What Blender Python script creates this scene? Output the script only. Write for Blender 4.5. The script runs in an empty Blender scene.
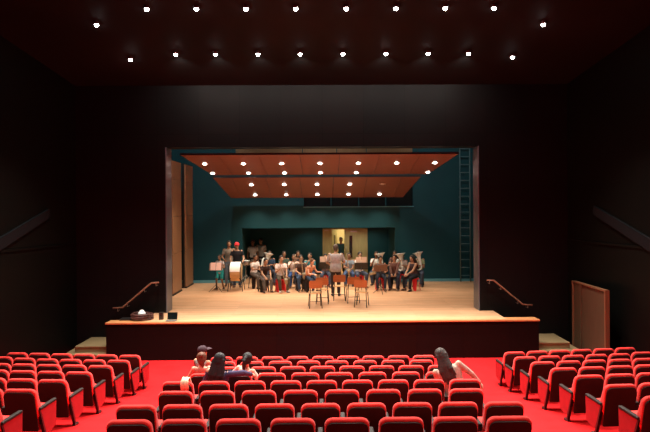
import bpy, bmesh, math, random
from mathutils import Vector, Matrix, Euler
random.seed(7)
PI = math.pi
SC = bpy.context.scene
COL = SC.collection
V = Vector

# ------------------------------------------------------------------ materials
MATS = {}
def mat(name, rgb, rough=0.6, metal=0.0, var=0.0, vscale=8.0, bump=0.0, bscale=60.0, emit=None, estr=0.0, spec=0.5, sheen=0.0):
    if name in MATS: return MATS[name]
    m = bpy.data.materials.new(name); m.use_nodes = True
    nt = m.node_tree; b = nt.nodes['Principled BSDF']
    b.inputs['Base Color'].default_value = (*rgb, 1); b.inputs['Roughness'].default_value = rough
    b.inputs['Metallic'].default_value = metal; b.inputs['Specular IOR Level'].default_value = spec
    if sheen: b.inputs['Sheen Weight'].default_value = sheen
    if emit:
        b.inputs['Emission Color'].default_value = (*emit, 1); b.inputs['Emission Strength'].default_value = estr
    tc = nt.nodes.new('ShaderNodeTexCoord')
    if var:
        n = nt.nodes.new('ShaderNodeTexNoise'); n.inputs['Scale'].default_value = vscale; n.inputs['Detail'].default_value = 4
        r = nt.nodes.new('ShaderNodeValToRGB')
        r.color_ramp.elements[0].position = .3; r.color_ramp.elements[1].position = .7
        r.color_ramp.elements[0].color = (*[c * (1 - var) for c in rgb], 1)
        r.color_ramp.elements[1].color = (*[min(1, c * (1 + var)) for c in rgb], 1)
        nt.links.new(tc.outputs['Object'], n.inputs['Vector'])
        nt.links.new(n.outputs['Fac'], r.inputs['Fac']); nt.links.new(r.outputs['Color'], b.inputs['Base Color'])
    if bump:
        n2 = nt.nodes.new('ShaderNodeTexNoise'); n2.inputs['Scale'].default_value = bscale
        bp = nt.nodes.new('ShaderNodeBump'); bp.inputs['Strength'].default_value = bump; bp.inputs['Distance'].default_value = .01
        nt.links.new(tc.outputs['Object'], n2.inputs['Vector'])
        nt.links.new(n2.outputs['Fac'], bp.inputs['Height']); nt.links.new(bp.outputs['Normal'], b.inputs['Normal'])
    MATS[name] = m
    return m

def wood(name, c1, c2, axis='X', plank=0.0, length=2.4, rough=.45, grain=14.0, mort=.35, spec=.5):
    """planks through a brick texture plus stretched grain; axis is the direction of the grain"""
    m = bpy.data.materials.new(name); m.use_nodes = True
    nt = m.node_tree; b = nt.nodes['Principled BSDF']; b.inputs['Roughness'].default_value = rough
    b.inputs['Specular IOR Level'].default_value = spec
    L = nt.links.new
    tc = nt.nodes.new('ShaderNodeTexCoord'); mp = nt.nodes.new('ShaderNodeMapping')
    sx = {'X': (1, 12, 12), 'Y': (12, 1, 12), 'Z': (12, 12, 1)}[axis]
    mp.inputs['Scale'].default_value = sx
    L(tc.outputs['Object'], mp.inputs['Vector'])
    n = nt.nodes.new('ShaderNodeTexNoise'); n.inputs['Scale'].default_value = grain / 8; n.inputs['Detail'].default_value = 5
    L(mp.outputs['Vector'], n.inputs['Vector'])
    r = nt.nodes.new('ShaderNodeValToRGB'); r.color_ramp.elements[0].color = (*c1, 1); r.color_ramp.elements[1].color = (*c2, 1)
    r.color_ramp.elements[0].position = .3; r.color_ramp.elements[1].position = .7
    L(n.outputs['Fac'], r.inputs['Fac'])
    out = r.outputs['Color']
    if plank:
        br = nt.nodes.new('ShaderNodeTexBrick')
        br.inputs['Scale'].default_value = 1.0; br.inputs['Brick Width'].default_value = length; br.inputs['Row Height'].default_value = plank
        br.inputs['Mortar Size'].default_value = .006; br.inputs['Color1'].default_value = (1, 1, 1, 1); br.inputs['Color2'].default_value = (.78, .76, .74, 1)
        br.inputs['Mortar'].default_value = (mort, mort, mort, 1)
        mp2 = nt.nodes.new('ShaderNodeMapping')
        if axis == 'Z': mp2.inputs['Rotation'].default_value = (PI / 2, 0, 0)
        L(tc.outputs['Object'], mp2.inputs['Vector']); L(mp2.outputs['Vector'], br.inputs['Vector'])
        mx = nt.nodes.new('ShaderNodeMix'); mx.data_type = 'RGBA'; mx.blend_type = 'MULTIPLY'; mx.inputs['Factor'].default_value = 1
        L(out, mx.inputs[6]); L(br.outputs['Color'], mx.inputs[7]); out = mx.outputs[2]
    L(out, b.inputs['Base Color'])
    MATS[name] = m
    return m

def panelled(name, c1, c2, width, rough=.35, spec=.4):
    """dark veneer in big panels: every panel takes its own tone"""
    m = bpy.data.materials.new(name); m.use_nodes = True
    nt = m.node_tree; b = nt.nodes['Principled BSDF']; b.inputs['Roughness'].default_value = rough
    b.inputs['Specular IOR Level'].default_value = spec
    L = nt.links.new
    tc = nt.nodes.new('ShaderNodeTexCoord'); mp = nt.nodes.new('ShaderNodeMapping'); mp.inputs['Rotation'].default_value = (PI / 2, 0, 0)
    br = nt.nodes.new('ShaderNodeTexBrick'); br.inputs['Scale'].default_value = 1; br.inputs['Brick Width'].default_value = width
    br.inputs['Row Height'].default_value = 1.55; br.offset = 0; br.inputs['Mortar Size'].default_value = .008
    br.inputs['Color1'].default_value = (*c1, 1); br.inputs['Color2'].default_value = (*c2, 1); br.inputs['Mortar'].default_value = (.001, .001, .001, 1)
    L(tc.outputs['Object'], mp.inputs['Vector']); L(mp.outputs['Vector'], br.inputs['Vector']); L(br.outputs['Color'], b.inputs['Base Color'])
    MATS[name] = m
    return m

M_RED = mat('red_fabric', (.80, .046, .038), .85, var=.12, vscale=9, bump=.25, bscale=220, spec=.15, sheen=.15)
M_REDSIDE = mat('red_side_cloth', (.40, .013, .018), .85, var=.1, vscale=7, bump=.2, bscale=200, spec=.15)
M_SHELL = mat('black_brown_shell', (.015, .0072, .0048), .55, var=.15, vscale=4, spec=.25)
M_ARM = mat('armrest_plastic', (.026, .020, .017), .6, var=.1, vscale=20, spec=.15)
M_BLACK = mat('black_metal', (.008, .007, .007), .4)
M_CARPET = mat('red_carpet', (.64, .011, .013), .95, var=.16, vscale=2.2, bump=.5, bscale=180, spec=.1)
M_STAGE = wood('stage_boards', (.68, .34, .165), (.82, .48, .27), 'X', .12, 2.6, .5, mort=.6)
M_NOSE = wood('nosing_wood', (.50, .20, .07), (.62, .28, .11), 'X', rough=.4)
M_STEP = wood('step_wood', (.21, .145, .066), (.27, .19, .095), 'X', rough=.55)
M_WOODPANEL = wood('orange_panel', (.24, .115, .052), (.31, .155, .072), 'Z', rough=.45)
M_FRAMEWOOD = wood('lobby_frame_wood', (.17, .075, .035), (.22, .10, .048), 'Z', rough=.45)
M_CANOPY = wood('canopy_wood', (.155, .060, .033), (.20, .078, .043), 'X', rough=.5)
M_BROWNPANEL = wood('lobby_wood', (.075, .042, .021), (.10, .058, .03), 'Z', rough=.5)
M_DOORWOOD = wood('door_wood', (.40, .34, .145), (.50, .42, .19), 'Z', rough=.5)
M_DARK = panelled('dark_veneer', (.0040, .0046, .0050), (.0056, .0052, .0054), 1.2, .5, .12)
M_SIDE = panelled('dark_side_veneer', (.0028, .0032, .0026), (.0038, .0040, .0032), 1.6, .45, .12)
M_APRON = panelled('apron_veneer', (.0060, .0030, .0020), (.0034, .0032, .0030), 1.25, .5, .12)
M_CEIL = mat('dark_ceiling', (.0066, .0074, .0078), .7, var=.35, vscale=.35, spec=.1)
M_TEAL = mat('teal_wall', (.0062, .050, .060), .7, var=.08, vscale=1.0, spec=.2)
M_TEALD = mat('dark_teal_wall', (.008, .060, .052), .7, var=.08, vscale=1.0, spec=.2)
M_TEALL = mat('teal_skirting', (.10, .30, .34), .6)
M_JAMB = mat('grey_jamb', (.10, .115, .14), .3)
M_TRIM = mat('black_trim', (.006, .005, .005), .5)
M_STEEL = mat('steel', (.55, .53, .5), .3, 1.0)
M_RAIL = wood('rail_wood', (.26, .115, .07), (.32, .15, .09), 'X', rough=.35)
M_LADDER = mat('ladder_paint', (.07, .15, .16), .5)
M_BULB = mat('lamp_glass', (1, 1, 1), .3, emit=(1, .97, .93), estr=45)
M_BULB2 = mat('stage_lamp_glass', (1, 1, 1), .3, emit=(1, .93, .82), estr=14)
M_HOUSE = mat('house_lamp_glass', (1, 1, 1), .3, emit=(1, .97, .9), estr=25)
M_BRASS = mat('silver_brass', (.86, .92, .86), .25, .25)
M_GOLD = mat('gold_brass', (.42, .33, .22), .3, .5)
M_PLASTIC = mat('red_plastic', (.70, .025, .03), .35)
M_CHAIRWOOD = wood('orange_ply', (.42, .125, .03), (.50, .165, .045), 'X', rough=.4)
M_CHAIRSEAT = wood('pale_ply', (.60, .33, .13), (.70, .42, .19), 'X', rough=.4)
M_PAPER = mat('paper', (.93, .90, .85), .8, var=.06, vscale=25)
M_PINK = mat('pink_paper', (.80, .50, .42), .8, var=.08, vscale=25)
M_DESK = mat('stand_desk_brown', (.20, .11, .075), .5)
M_WHITE = mat('white_paint', (.82, .80, .76), .5)
M_TAN = mat('tan_skin_head', (.62, .38, .17), .6, var=.1, vscale=6)
M_CREAM = mat('cream_cloth', (.78, .58, .38), .9, var=.15, vscale=14, bump=.4, bscale=50)
M_DARKRED = mat('dark_reddish_cable', (.07, .022, .016), .5, var=.6, vscale=30)
M_GLASSDARK = mat('dark_glass', (.006, .010, .010), .15)
M_HALL = mat('corridor_wall', (.62, .50, .24), .8)
M_EYE = mat('eye_dark', (.02, .015, .012), .3)
M_LIP = mat('lip', (.32, .10, .08), .5)
M_SHOE = mat('dark_shoe', (.02, .017, .016), .5)
M_SOLE = mat('white_shoe', (.6, .58, .55), .6)
def cloth(rgb):
    return mat('cloth_%02d_%02d_%02d' % tuple(int(c * 99) for c in rgb), rgb, .9, var=.18, vscale=16, bump=.3, bscale=70, spec=.2)
def skin(rgb):
    return mat('skin_%02d_%02d_%02d' % tuple(int(c * 99) for c in rgb), rgb, .55, var=.05, vscale=12, spec=.35)
def hairm(rgb):
    return mat('hair_%02d_%02d_%02d' % tuple(int(c * 99) for c in rgb), rgb, .6, var=.35, vscale=40, bump=.6, bscale=120, spec=.3)

# ------------------------------------------------------------------ mesh helpers
def link(name, me, m, parent=None, smooth=False):
    if not isinstance(m, (list, tuple)): m = [m]
    for x in m: me.materials.append(x)
    o = bpy.data.objects.new(name, me); COL.objects.link(o)
    if parent: o.parent = parent
    if smooth: me.polygons.foreach_set('use_smooth', [True] * len(me.polygons))
    return o
def obj(name, bm, m, parent=None, smooth=False, loc=None):
    bmesh.ops.recalc_face_normals(bm, faces=bm.faces[:])
    me = bpy.data.meshes.new(name); bm.to_mesh(me); bm.free()
    o = link(name, me, m, parent, smooth)
    if loc is not None: o.location = loc
    return o
def tag(o, label, cat, group=None, kind=None):
    o['label'] = label; o['category'] = cat
    if group: o['group'] = group
    if kind: o['kind'] = kind
    return o
def empty(name, loc, rz=0.0):
    o = bpy.data.objects.new(name, None); COL.objects.link(o); o.empty_display_size = .1
    o.location = loc; o.rotation_euler = (0, 0, rz)
    return o
def dup(root):
    r = root.copy(); COL.objects.link(r)
    for ch in list(root.children):
        c = ch.copy(); COL.objects.link(c); c.parent = r; c.matrix_parent_inverse = ch.matrix_parent_inverse.copy()
        for g in list(ch.children):
            d = g.copy(); COL.objects.link(d); d.parent = c
    return r
B = bmesh.new
def box(bm, c, s, bev=0.0, rot=None, seg=2):
    r = bmesh.ops.create_cube(bm, size=1)
    vs = r['verts']
    bmesh.ops.scale(bm, vec=s, verts=vs)
    if bev:
        es = list({e for v in vs for e in v.link_edges})
        rb = bmesh.ops.bevel(bm, geom=es, offset=bev, segments=seg, profile=.5, affect='EDGES')
        vs = list({v for f in rb['faces'] for v in f.verts} | {v for v in vs if v.is_valid})
    if rot is not None: bmesh.ops.rotate(bm, cent=(0, 0, 0), matrix=rot, verts=vs)
    bmesh.ops.translate(bm, vec=c, verts=vs)
    return bm
def box2(bm, a, b, bev=0.0):
    return box(bm, [(a[i] + b[i]) / 2 for i in range(3)], [abs(b[i] - a[i]) for i in range(3)], bev)
def basis(d):
    d = V(d).normalized()
    a = V((0, 0, 1)) if abs(d.z) < .9 else V((1, 0, 0))
    x = d.cross(a).normalized(); y = d.cross(x).normalized()
    return x, y
def rings(bm, rs, cap=True, closed=False):
    L = [[bm.verts.new(p) for p in r] for r in rs]
    n = len(L[0]); pairs = list(zip(L, L[1:])) + ([(L[-1], L[0])] if closed else [])
    for a, b in pairs:
        for i in range(n):
            bm.faces.new((a[i], a[(i + 1) % n], b[(i + 1) % n], b[i]))
    if cap and not closed:
        bm.faces.new(L[0][::-1]); bm.faces.new(L[-1])
    return bm
def tube(bm, pts, r, seg=8, closed=False):
    pts = [V(p) for p in pts]; n = len(pts); rs = []
    if not isinstance(r, (list, tuple)): r = [r] * n
    px = None
    for i, p in enumerate(pts):
        if closed: d = pts[(i + 1) % n] - pts[i - 1]
        else: d = pts[min(i + 1, n - 1)] - pts[max(i - 1, 0)]
        d.normalize()
        if px is None: x, y = basis(d)
        else:
            x = px - d * px.dot(d)
            x.normalize(); y = d.cross(x)
        px = x
        rs.append([p + (x * math.cos(2 * PI * k / seg) + y * math.sin(2 * PI * k / seg)) * r[i] for k in range(seg)])
    return rings(bm, rs, True, closed)
def cone(bm, a, b, ra, rb, seg=12): return tube(bm, [a, b], [ra, rb], seg)
def ball(bm, c, s, rot=None, u=14, v=10):
    if not isinstance(s, (list, tuple)): s = (s, s, s)
    r = bmesh.ops.create_uvsphere(bm, u_segments=u, v_segments=v, radius=1)
    bmesh.ops.scale(bm, vec=s, verts=r['verts'])
    if rot is not None: bmesh.ops.rotate(bm, cent=(0, 0, 0), matrix=rot, verts=r['verts'])
    bmesh.ops.translate(bm, vec=c, verts=r['verts'])
    return bm
def lathe(bm, prof, seg=20, c=(0, 0, 0), cap=True):
    c = V(c)
    rings(bm, [[c + V((r * math.cos(2 * PI * k / seg), r * math.sin(2 * PI * k / seg), z)) for k in range(seg)] for r, z in prof], cap)
    return bm
def prism(bm, poly, a, b, mapf, bev=0.0):
    """poly: list of 2D points, extruded from a to b along the third axis; mapf(u,v,w)->xyz"""
    A = [bm.verts.new(mapf(u, v, a)) for u, v in poly]; Bv = [bm.verts.new(mapf(u, v, b)) for u, v in poly]
    n = len(poly); f = [bm.faces.new(A), bm.faces.new(Bv[::-1])]
    for i in range(n): f.append(bm.faces.new((A[i], Bv[i], Bv[(i + 1) % n], A[(i + 1) % n])))
    bmesh.ops.recalc_face_normals(bm, faces=f)
    if bev:
        es = list({e for ff in f[:2] for e in ff.edges})
        bmesh.ops.bevel(bm, geom=es, offset=bev, segments=3, profile=.5, affect='EDGES')
    return bm
def rrect(w, h0, h1, r, seg=5, rb=None):
    rb = r if rb is None else rb
    P = []
    for cx, cy, a0, rr in ((w / 2, h1, 0, r), (-w / 2, h1, 90, r), (-w / 2, h0, 180, rb), (w / 2, h0, 270, rb)):
        sx, sy = (1 if cx > 0 else -1), (1 if cy == h1 else -1)
        for k in range(seg + 1):
            a = math.radians(a0 + 90 * k / seg)
            P.append((cx - sx * rr + rr * math.cos(a), cy - sy * rr + rr * math.sin(a)))
    return P
def struct(name, bm, m, label, cat, loc=None):
    return tag(obj(name, bm, m, None, False, loc), label, cat, None, 'structure')

# ------------------------------------------------------------------ levels
D1, DR, RISE = 12.35, .8952, .1484          # row 1 seat centre, row spacing, rise per row
def fl(y): return RISE / DR * (D1 - y) if y < D1 else 0.0
ST = 1.02                                    # stage floor
AP = 14.85                                   # apron front
PW0, PW1 = 16.15, 16.68                      # proscenium wall
HW, PT = 4.56, 5.83                          # opening half width, top

# ------------------------------------------------------------------ setting
def wallx(y): return 7.15 + .2 * (PW0 - y)
bm = B()
ys = [-3, 0, D1, PW0]
L = [[bm.verts.new((s * (wallx(y) + .1), y, fl(y) - dz)) for s in (-1, 1)] for y in ys for dz in (0, .2)]
for i in range(3):
    a0, a1, b0, b1 = L[2 * i], L[2 * i + 1], L[2 * i + 2], L[2 * i + 3]
    bm.faces.new((a0[0], a0[1], b0[1], b0[0])); bm.faces.new((a1[0], b1[0], b1[1], a1[1]))
    bm.faces.new((a0[0], b0[0], b1[0], a1[0])); bm.faces.new((a0[1], a1[1], b1[1], b0[1]))
bm.faces.new((L[0][0], L[1][0], L[1][1], L[0][1])); bm.faces.new((L[6][0], L[6][1], L[7][1], L[7][0]))
struct('floor', bm, M_CARPET, 'red carpeted auditorium floor sloping down to the stage', 'floor')
def ceilz(y): return 8.06 + .226 * (14.2 - y)
bm = B()
prism(bm, [(-3, ceilz(-3)), (PW1, ceilz(PW1)), (PW1, ceilz(PW1) + .2), (-3, ceilz(-3) + .2)], -12, 12, lambda u, v, w: (w, u, v))
struct('ceiling', bm, M_CEIL, 'dark brown auditorium ceiling above the seats', 'ceiling')
for s, nm in ((-1, 'wall_left'), (1, 'wall_right')):
    bm = B()
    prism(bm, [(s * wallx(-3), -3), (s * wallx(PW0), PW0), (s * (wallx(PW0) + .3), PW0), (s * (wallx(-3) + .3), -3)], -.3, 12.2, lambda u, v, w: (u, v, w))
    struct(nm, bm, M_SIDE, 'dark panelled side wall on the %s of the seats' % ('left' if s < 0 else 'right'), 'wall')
    # a horizontal joint rail on the side wall
    bm = B()
    prism(bm, [(s * (wallx(3) - .03), 3), (s * (wallx(PW0) - .03), PW0), (s * wallx(PW0), PW0), (s * wallx(3), 3)], 3.02, 3.08, lambda u, v, w: (u, v, w))
    struct('trim_%d' % (1 if s < 0 else 2), bm, M_SIDE, 'thin dark rail along the %s side wall' % ('left' if s < 0 else 'right'), 'trim')
bm = B()
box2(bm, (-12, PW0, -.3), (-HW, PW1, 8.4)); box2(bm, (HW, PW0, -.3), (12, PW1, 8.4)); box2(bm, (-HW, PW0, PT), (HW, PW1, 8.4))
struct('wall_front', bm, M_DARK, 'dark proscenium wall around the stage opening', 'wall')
bm = B()
box2(bm, (-HW, PW0 - .012, ST), (-HW + .025, PW1 + .02, PT)); box2(bm, (HW - .025, PW0 - .012, ST), (HW, PW1 + .02, PT))
struct('trim_3', bm, M_JAMB, 'grey lining up both sides of the stage opening', 'trim')
bm = B(); box2(bm, (-HW + .025, PW0 - .012, PT - .006), (HW - .025, PW1 + .02, PT))
struct('trim_7', bm, M_DARK, 'dark lining under the top of the stage opening', 'trim')
# stage
bm = B()
box2(bm, (-4.95, AP + .06, ST - .12), (4.95, PW1, ST)); box2(bm, (-8, PW1, ST - .12), (8, 25.0, ST)); box2(bm, (-1.0, 25.0, ST - .12), (2.9, 27.6, ST))
struct('floor_stage', bm, M_STAGE, 'pale wooden board floor of the lit stage', 'floor')
bm = B(); box2(bm, (-5.79, AP, -.05), (5.79, AP + .06, ST - .045))
struct('wall_apron', bm, M_APRON, 'dark panelled front face of the stage', 'wall')
bm = B(); box2(bm, (-5.81, AP - .03, ST - .045), (5.81, AP + .10, ST + .001), .008)
struct('trim_4', bm, M_NOSE, 'orange wooden nosing along the front edge of the stage', 'trim')
for s in (-1, 1):                       # parapet strips and flanks beside the stairs
    bm = B(); box2(bm, (s * 4.95, AP + .10, ST - .04), (s * 5.79, AP + .32, ST)); box2(bm, (s * 5.73, AP + .06, -.05), (s * 5.79, AP + .32, ST - .04))
    struct('trim_%d' % (5 if s < 0 else 6), bm, M_NOSE, 'wooden ledge at the %s end of the stage front' % ('left' if s < 0 else 'right'), 'trim')
# stage house
bm = B()
RW0, RW1, RT = -3.3, 2.9, 3.22
W0, W1, WZ0, WZ1 = -.8, 3.64, 4.08, 4.92
box2(bm, (-8, 22.5, ST - .1), (RW0, 22.75, 9.5)); box2(bm, (RW1, 22.5, ST - .1), (8, 22.75, WZ0)); box2(bm, (W1, 22.5, WZ0), (8, 22.75, WZ1)); box2(bm, (RW1, 22.5, WZ1), (8, 22.75, 9.5))
box2(bm, (RW0, 22.5, RT), (RW1, 22.75, WZ0)); box2(bm, (RW0, 22.5, WZ1), (RW1, 22.75, 9.5))
box2(bm, (RW0, 22.5, WZ0), (W0, 22.75, WZ1))
bmesh.ops.remove_doubles(bm, verts=bm.verts[:], dist=1e-5)
struct('wall_back', bm, M_TEAL, 'dark teal back wall of the stage', 'wall')
bm = B()
box2(bm, (RW0 - .2, 22.75, ST - .1), (RW0, 25.2, RT + .2)); box2(bm, (RW1, 22.75, ST - .1), (RW1 + .2, 25.2, RT + .2))
box2(bm, (RW0, 22.75, RT), (RW1, 25.2, RT + .2))
box2(bm, (RW0, 25.0, ST - .1), (-.05, 25.2, RT)); box2(bm, (1.97, 25.0, ST - .1), (RW1, 25.2, RT)); box2(bm, (-.05, 25.0, 3.10), (1.97, 25.2, RT))
struct('wall_recess', bm, M_TEAL, 'very dark green walls of the recess behind the musicians', 'wall')
bm = B(); box2(bm, (-8, 22.46, ST), (RW0, 22.5, ST + .11)); box2(bm, (RW1, 22.46, ST), (8, 22.5, ST + .11))
struct('baseboard_back', bm, M_TEALL, 'pale teal skirting along the stage back wall', 'baseboard')
for s, nm in ((-1, 'wall_stage_left'), (1, 'wall_stage_right')):
    bm = B(); box2(bm, (s * 6.7, PW1, ST - .1), (s * 6.9, 22.5, 9.5))
    struct(nm, bm, M_TEALD, 'dark wing wall on the %s of the stage' % ('left' if s < 0 else 'right'), 'wall')
bm = B(); box2(bm, (-8, PW1, 9.5), (8, 22.75, 9.7))
struct('ceiling_stage', bm, M_TRIM, 'black ceiling high over the stage', 'ceiling')
# gallery window in the back wall
win = empty('window_1', (0, 22.5, WZ0)); tag(win, 'long black control window high in the teal back wall', 'window', None, 'structure')
bm = B(); box2(bm, (W0, .20, 0), (W1, .22, WZ1 - WZ0)); obj('pane', bm, M_GLASSDARK, win)
bm = B(); box2(bm, (W0 - .02, -.06, -.03), (W1 + .02, .10, .0)); obj('sill', bm, M_TEALL, win)
for i, x in enumerate((.31, 1.44, 2.54)):
    bm = B(); box2(bm, (x - .02, .10, 0), (x + .02, .199, WZ1 - WZ0)); obj('mullion', bm, M_TEAL, win)
# corridor and double door
bm = B()
box2(bm, (-1.0, 27.4, ST), (2.9, 27.6, 3.6)); box2(bm, (-1.2, 25.2, ST), (-1.0, 27.6, 3.6)); box2(bm, (2.9, 25.2, ST), (3.1, 27.6, 3.6)); box2(bm, (-1.2, 25.2, 3.6), (3.1, 27.6, 3.7))
struct('wall_corridor', bm, M_HALL, 'warm lit corridor walls seen through the open stage door', 'wall')
door = empty('door_1', (0, 25.0, ST)); tag(door, 'pale wooden double door standing half open behind the conductor', 'door', None, 'structure')
bm = B(); box2(bm, (-.05, -.03, 0), (-.01, .12, 2.08)); box2(bm, (1.93, -.03, 0), (1.97, .12, 2.08)); box2(bm, (-.01, -.03, 2.03), (1.93, .12, 2.08)); obj('door_frame', bm, M_DOORWOOD, door)
bm = B(); box2(bm, (-.008, .03, .01), (.345, .075, 2.028)); obj('fixed_leaf', bm, M_DOORWOOD, door)
bm = B(); box2(bm, (.93, .03, .01), (1.928, .075, 2.028), .004); lf = obj('door_leaf', bm, M_DOORWOOD, door)
bm = B(); box2(bm, (1.15, .022, .75), (1.29, .029, 1.75)); obj('vision_panel', bm, M_GLASSDARK, lf)
bm = B(); tube(bm, [(1.0, .03, .95), (1.0, -.03, .95), (1.0, -.03, 1.25), (1.0, .03, 1.25)], .012); obj('pull_handle', bm, M_STEEL, lf, True)
bm = B(); box2(bm, (1.2, -.005, 1.9), (1.5, .029, 1.97), .01); obj('door_closer', bm, M_STEEL, lf)
lf2 = empty('open_leaf', (.36, .10, 0), math.radians(72)); lf2.parent = door
bm = B(); box2(bm, (0, 0, .01), (.9, .045, 2.02), .004); obj('leaf_panel', bm, M_DOORWOOD, lf2)
bm = B(); box2(bm, (.35, -.008, .75), (.55, -.001, 1.75)); obj('vision_panel', bm, M_GLASSDARK, lf2)
bm = B(); box2(bm, (.02, -.01, 1.96), (.22, .029, 2.01), .008); obj('door_closer', bm, M_STEEL, door)

# ------------------------------------------------------------------ stairs, rails, lobby
for s in (-1, 1):
    side = 'left' if s < 0 else 'right'
    root = empty('stair_flight', (0, 0, 0)); tag(root, 'pale wooden steps at the %s end of the stage' % side, 'steps', 'steps up to the stage')
    for i, (x0, x1, y0, z) in enumerate(((4.96, 5.2, AP + .34, .85), (5.2, 5.45, AP + .34, .68), (5.45, 5.72, AP + .34, .51), (5.81, 6.72, 15.08, .34), (5.81, 6.95, 14.86, .17))):
        zb = max(0, z - .17) if i < 4 else 0.0
        bm = B(); box2(bm, (s * x0, y0, zb), (s * x1, PW0 - .004, z - .035)); box2(bm, (s * x0, y0 - (.02 if i > 2 else 0), z - .035), (s * x1, PW0 - .004, z), .006)
        obj('step', bm, M_STEP, root)
    root = empty('handrail', (0, 0, 0)); tag(root, 'slanting wooden handrail on the dark wall at the %s of the stage' % side, 'handrail', 'stair handrails')
    P = [(s * 4.72, 15.98, 1.93), (s * 4.93, 15.98, 1.92), (s * 5.76, 15.98, 1.22), (s * 6.04, 15.98, 1.20)]
    bm = B(); tube(bm, P, .024, 10); obj('rail', bm, M_RAIL, root, True)
    for t in ((s * 4.80, 1.92), (s * 5.13, 1.75), (s * 5.62, 1.335), (s * 5.90, 1.21)):
        bm = B(); tube(bm, [(t[0], PW0 - .005, t[1] - .09), (t[0], 15.98, t[1] - .09), (t[0], 15.98, t[1] - .015)], .009, 8)
        lathe(bm, [(.03, 0), (.03, .008)], 12, (0, 0, 0)) if False else None
        obj('bracket', bm, M_STEEL, root, True)
for s in (-1, 1):                       # raised grey bands sloping along the side walls
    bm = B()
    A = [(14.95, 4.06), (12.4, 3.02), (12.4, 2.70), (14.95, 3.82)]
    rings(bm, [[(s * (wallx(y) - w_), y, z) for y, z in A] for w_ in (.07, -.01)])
    struct('trim_%d' % (8 if s < 0 else 9), bm, mat('grey_band', (.006, .0068, .008), .6, spec=.15), 'faint grey sloping band on the dark %s side wall' % ('left' if s < 0 else 'right'), 'trim')
root = empty('lobby_partition', (7.1, 0, 0)); tag(root, 'brown wooden lobby partition beside the right wall near the steps', 'partition')
bm = B(); box2(bm, (0.0, 13.90, .05), (.05, 15.66, 1.90)); obj('panel', bm, M_BROWNPANEL, root)
bm = B(); box2(bm, (-.03, 13.84, 0), (.08, 13.90, 1.94)); box2(bm, (-.03, 15.66, 0), (.08, 15.72, 1.94)); box2(bm, (-.03, 13.90, 1.90), (.08, 15.66, 1.94)); box2(bm, (-.03, 13.90, 0), (.08, 15.66, .05)); obj('partition_frame', bm, M_FRAMEWOOD, root)
bm = B(); box2(bm, (-.025, 15.18, .05), (-.0005, 15.30, 1.90)); obj('edge_post', bm, M_BROWNPANEL, root)

# ------------------------------------------------------------------ stage fittings
for i, (y0, y1, sname) in enumerate(((19.24, 20.42, 'nearer'), (21.1, 22.2, 'farther'))):
    root = empty('acoustic_tower', (-5.24, (y0 + y1) / 2, ST)); h = (y1 - y0) / 2
    tag(root, 'tall wooden acoustic panel at the left of the stage, the %s one' % sname, 'acoustic panel', 'tall wooden side panels')
    zz = [.06, 1.45, 2.75, 4.06, 4.70]
    for a, b in zip(zz, zz[1:]):
        bm = B(); box2(bm, (-.03, -h, a), (.03, h, b - .012), .004); obj('board', bm, M_WOODPANEL, root)
    bm = B(); box2(bm, (-.10, -h - .03, 0), (-.031, h + .03, 4.72)); obj('back_frame', bm, M_TRIM, root)
    bm = B(); box2(bm, (-.45, -h, 0), (.05, h, .055)); obj('base', bm, M_TRIM, root)
def canopy(label, yf, zf, yb, zb, fx, bx, cols, lights, thick=.07, rim=.04):
    root = empty('ceiling_canopy', (0, yf, zf)); tag(root, label, 'acoustic canopy', 'wooden canopies over the stage')
    sl = (zb - zf) / (yb - yf)
    def xr(y): t = (y - yf) / (yb - yf); return fx[0] + (bx[0] - fx[0]) * t, fx[1] + (bx[1] - fx[1]) * t
    def xclip(x, y): a, b = xr(y); return min(max(x, a), b)
    g = .008
    for a, b in zip(cols, cols[1:]):
        pf = [(xclip(a + g, yf), 0), (xclip(b - g, yf), 0)]; pb = [(xclip(b - g, yb), yb - yf), (xclip(a + g, yb), yb - yf)]
        poly = []
        for p in pf + pb:
            if not poly or (abs(p[0] - poly[-1][0]) > .02 or abs(p[1] - poly[-1][1]) > .02): poly.append(p)
        if len(poly) < 3: continue
        bm = B(); prism(bm, poly, 0, thick, lambda u, v, w: (u, v, v * sl + w)); obj('panel', bm, M_CANOPY, root)
    bm = B(); box2(bm, (fx[0], -.03, -.01), (fx[1], -.002, thick + rim)); obj('front_edge', bm, M_TRIM, root)
    for (x, y, on) in lights:
        z = (y - yf) * sl - .004
        bm = B(); lathe(bm, [(.115, .0), (.115, -.02), (.085, -.02), (.085, .0)], 16); d = obj('downlight', bm, M_WHITE, root, True, (x, y - yf, z))
        bm = B(); ball(bm, (0, 0, 0), (.074, .074, .036)); obj('lamp', bm, M_BULB2 if on == 1 else M_WHITE, d, True, (0, 0, -.012))
        if on:
            li = bpy.data.lights.new('stage_lamp', 'SPOT'); li.energy = E_STAGE * on; li.color = (1, .87, .70); li.spot_size = math.radians(118); li.spot_blend = .8; li.shadow_soft_size = .09
            lo = bpy.data.objects.new('beam', li); COL.objects.link(lo); lo.parent = d; lo.location = (0, 0, -.07)
    for x in (fx[0] + 1.2, fx[1] - 1.2):
        for y in (.5, yb - yf - .4):
            bm = B(); cone(bm, (x, y, y * sl + thick), (x, y, 9.5 - zf), .008, .008, 6); obj('hanger', bm, M_TRIM, root)
    return root
E_STAGE = 124
c1 = [-3.86 + 1.257 * i for i in range(7)]; e1 = [-4.49 + 1.257 * i for i in range(8)]
l1 = [(x, 18.2, 1) for x in c1] + [(x, 19.45, 1) for i, x in enumerate(c1) if i != 5]
canopy('wide wooden canopy with two rows of lamps, nearer one over the stage', 17.2, 5.70, 19.8, 5.22, (-4.40, 4.23), (-3.92, 3.75), e1, l1, .04, .01)
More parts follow.
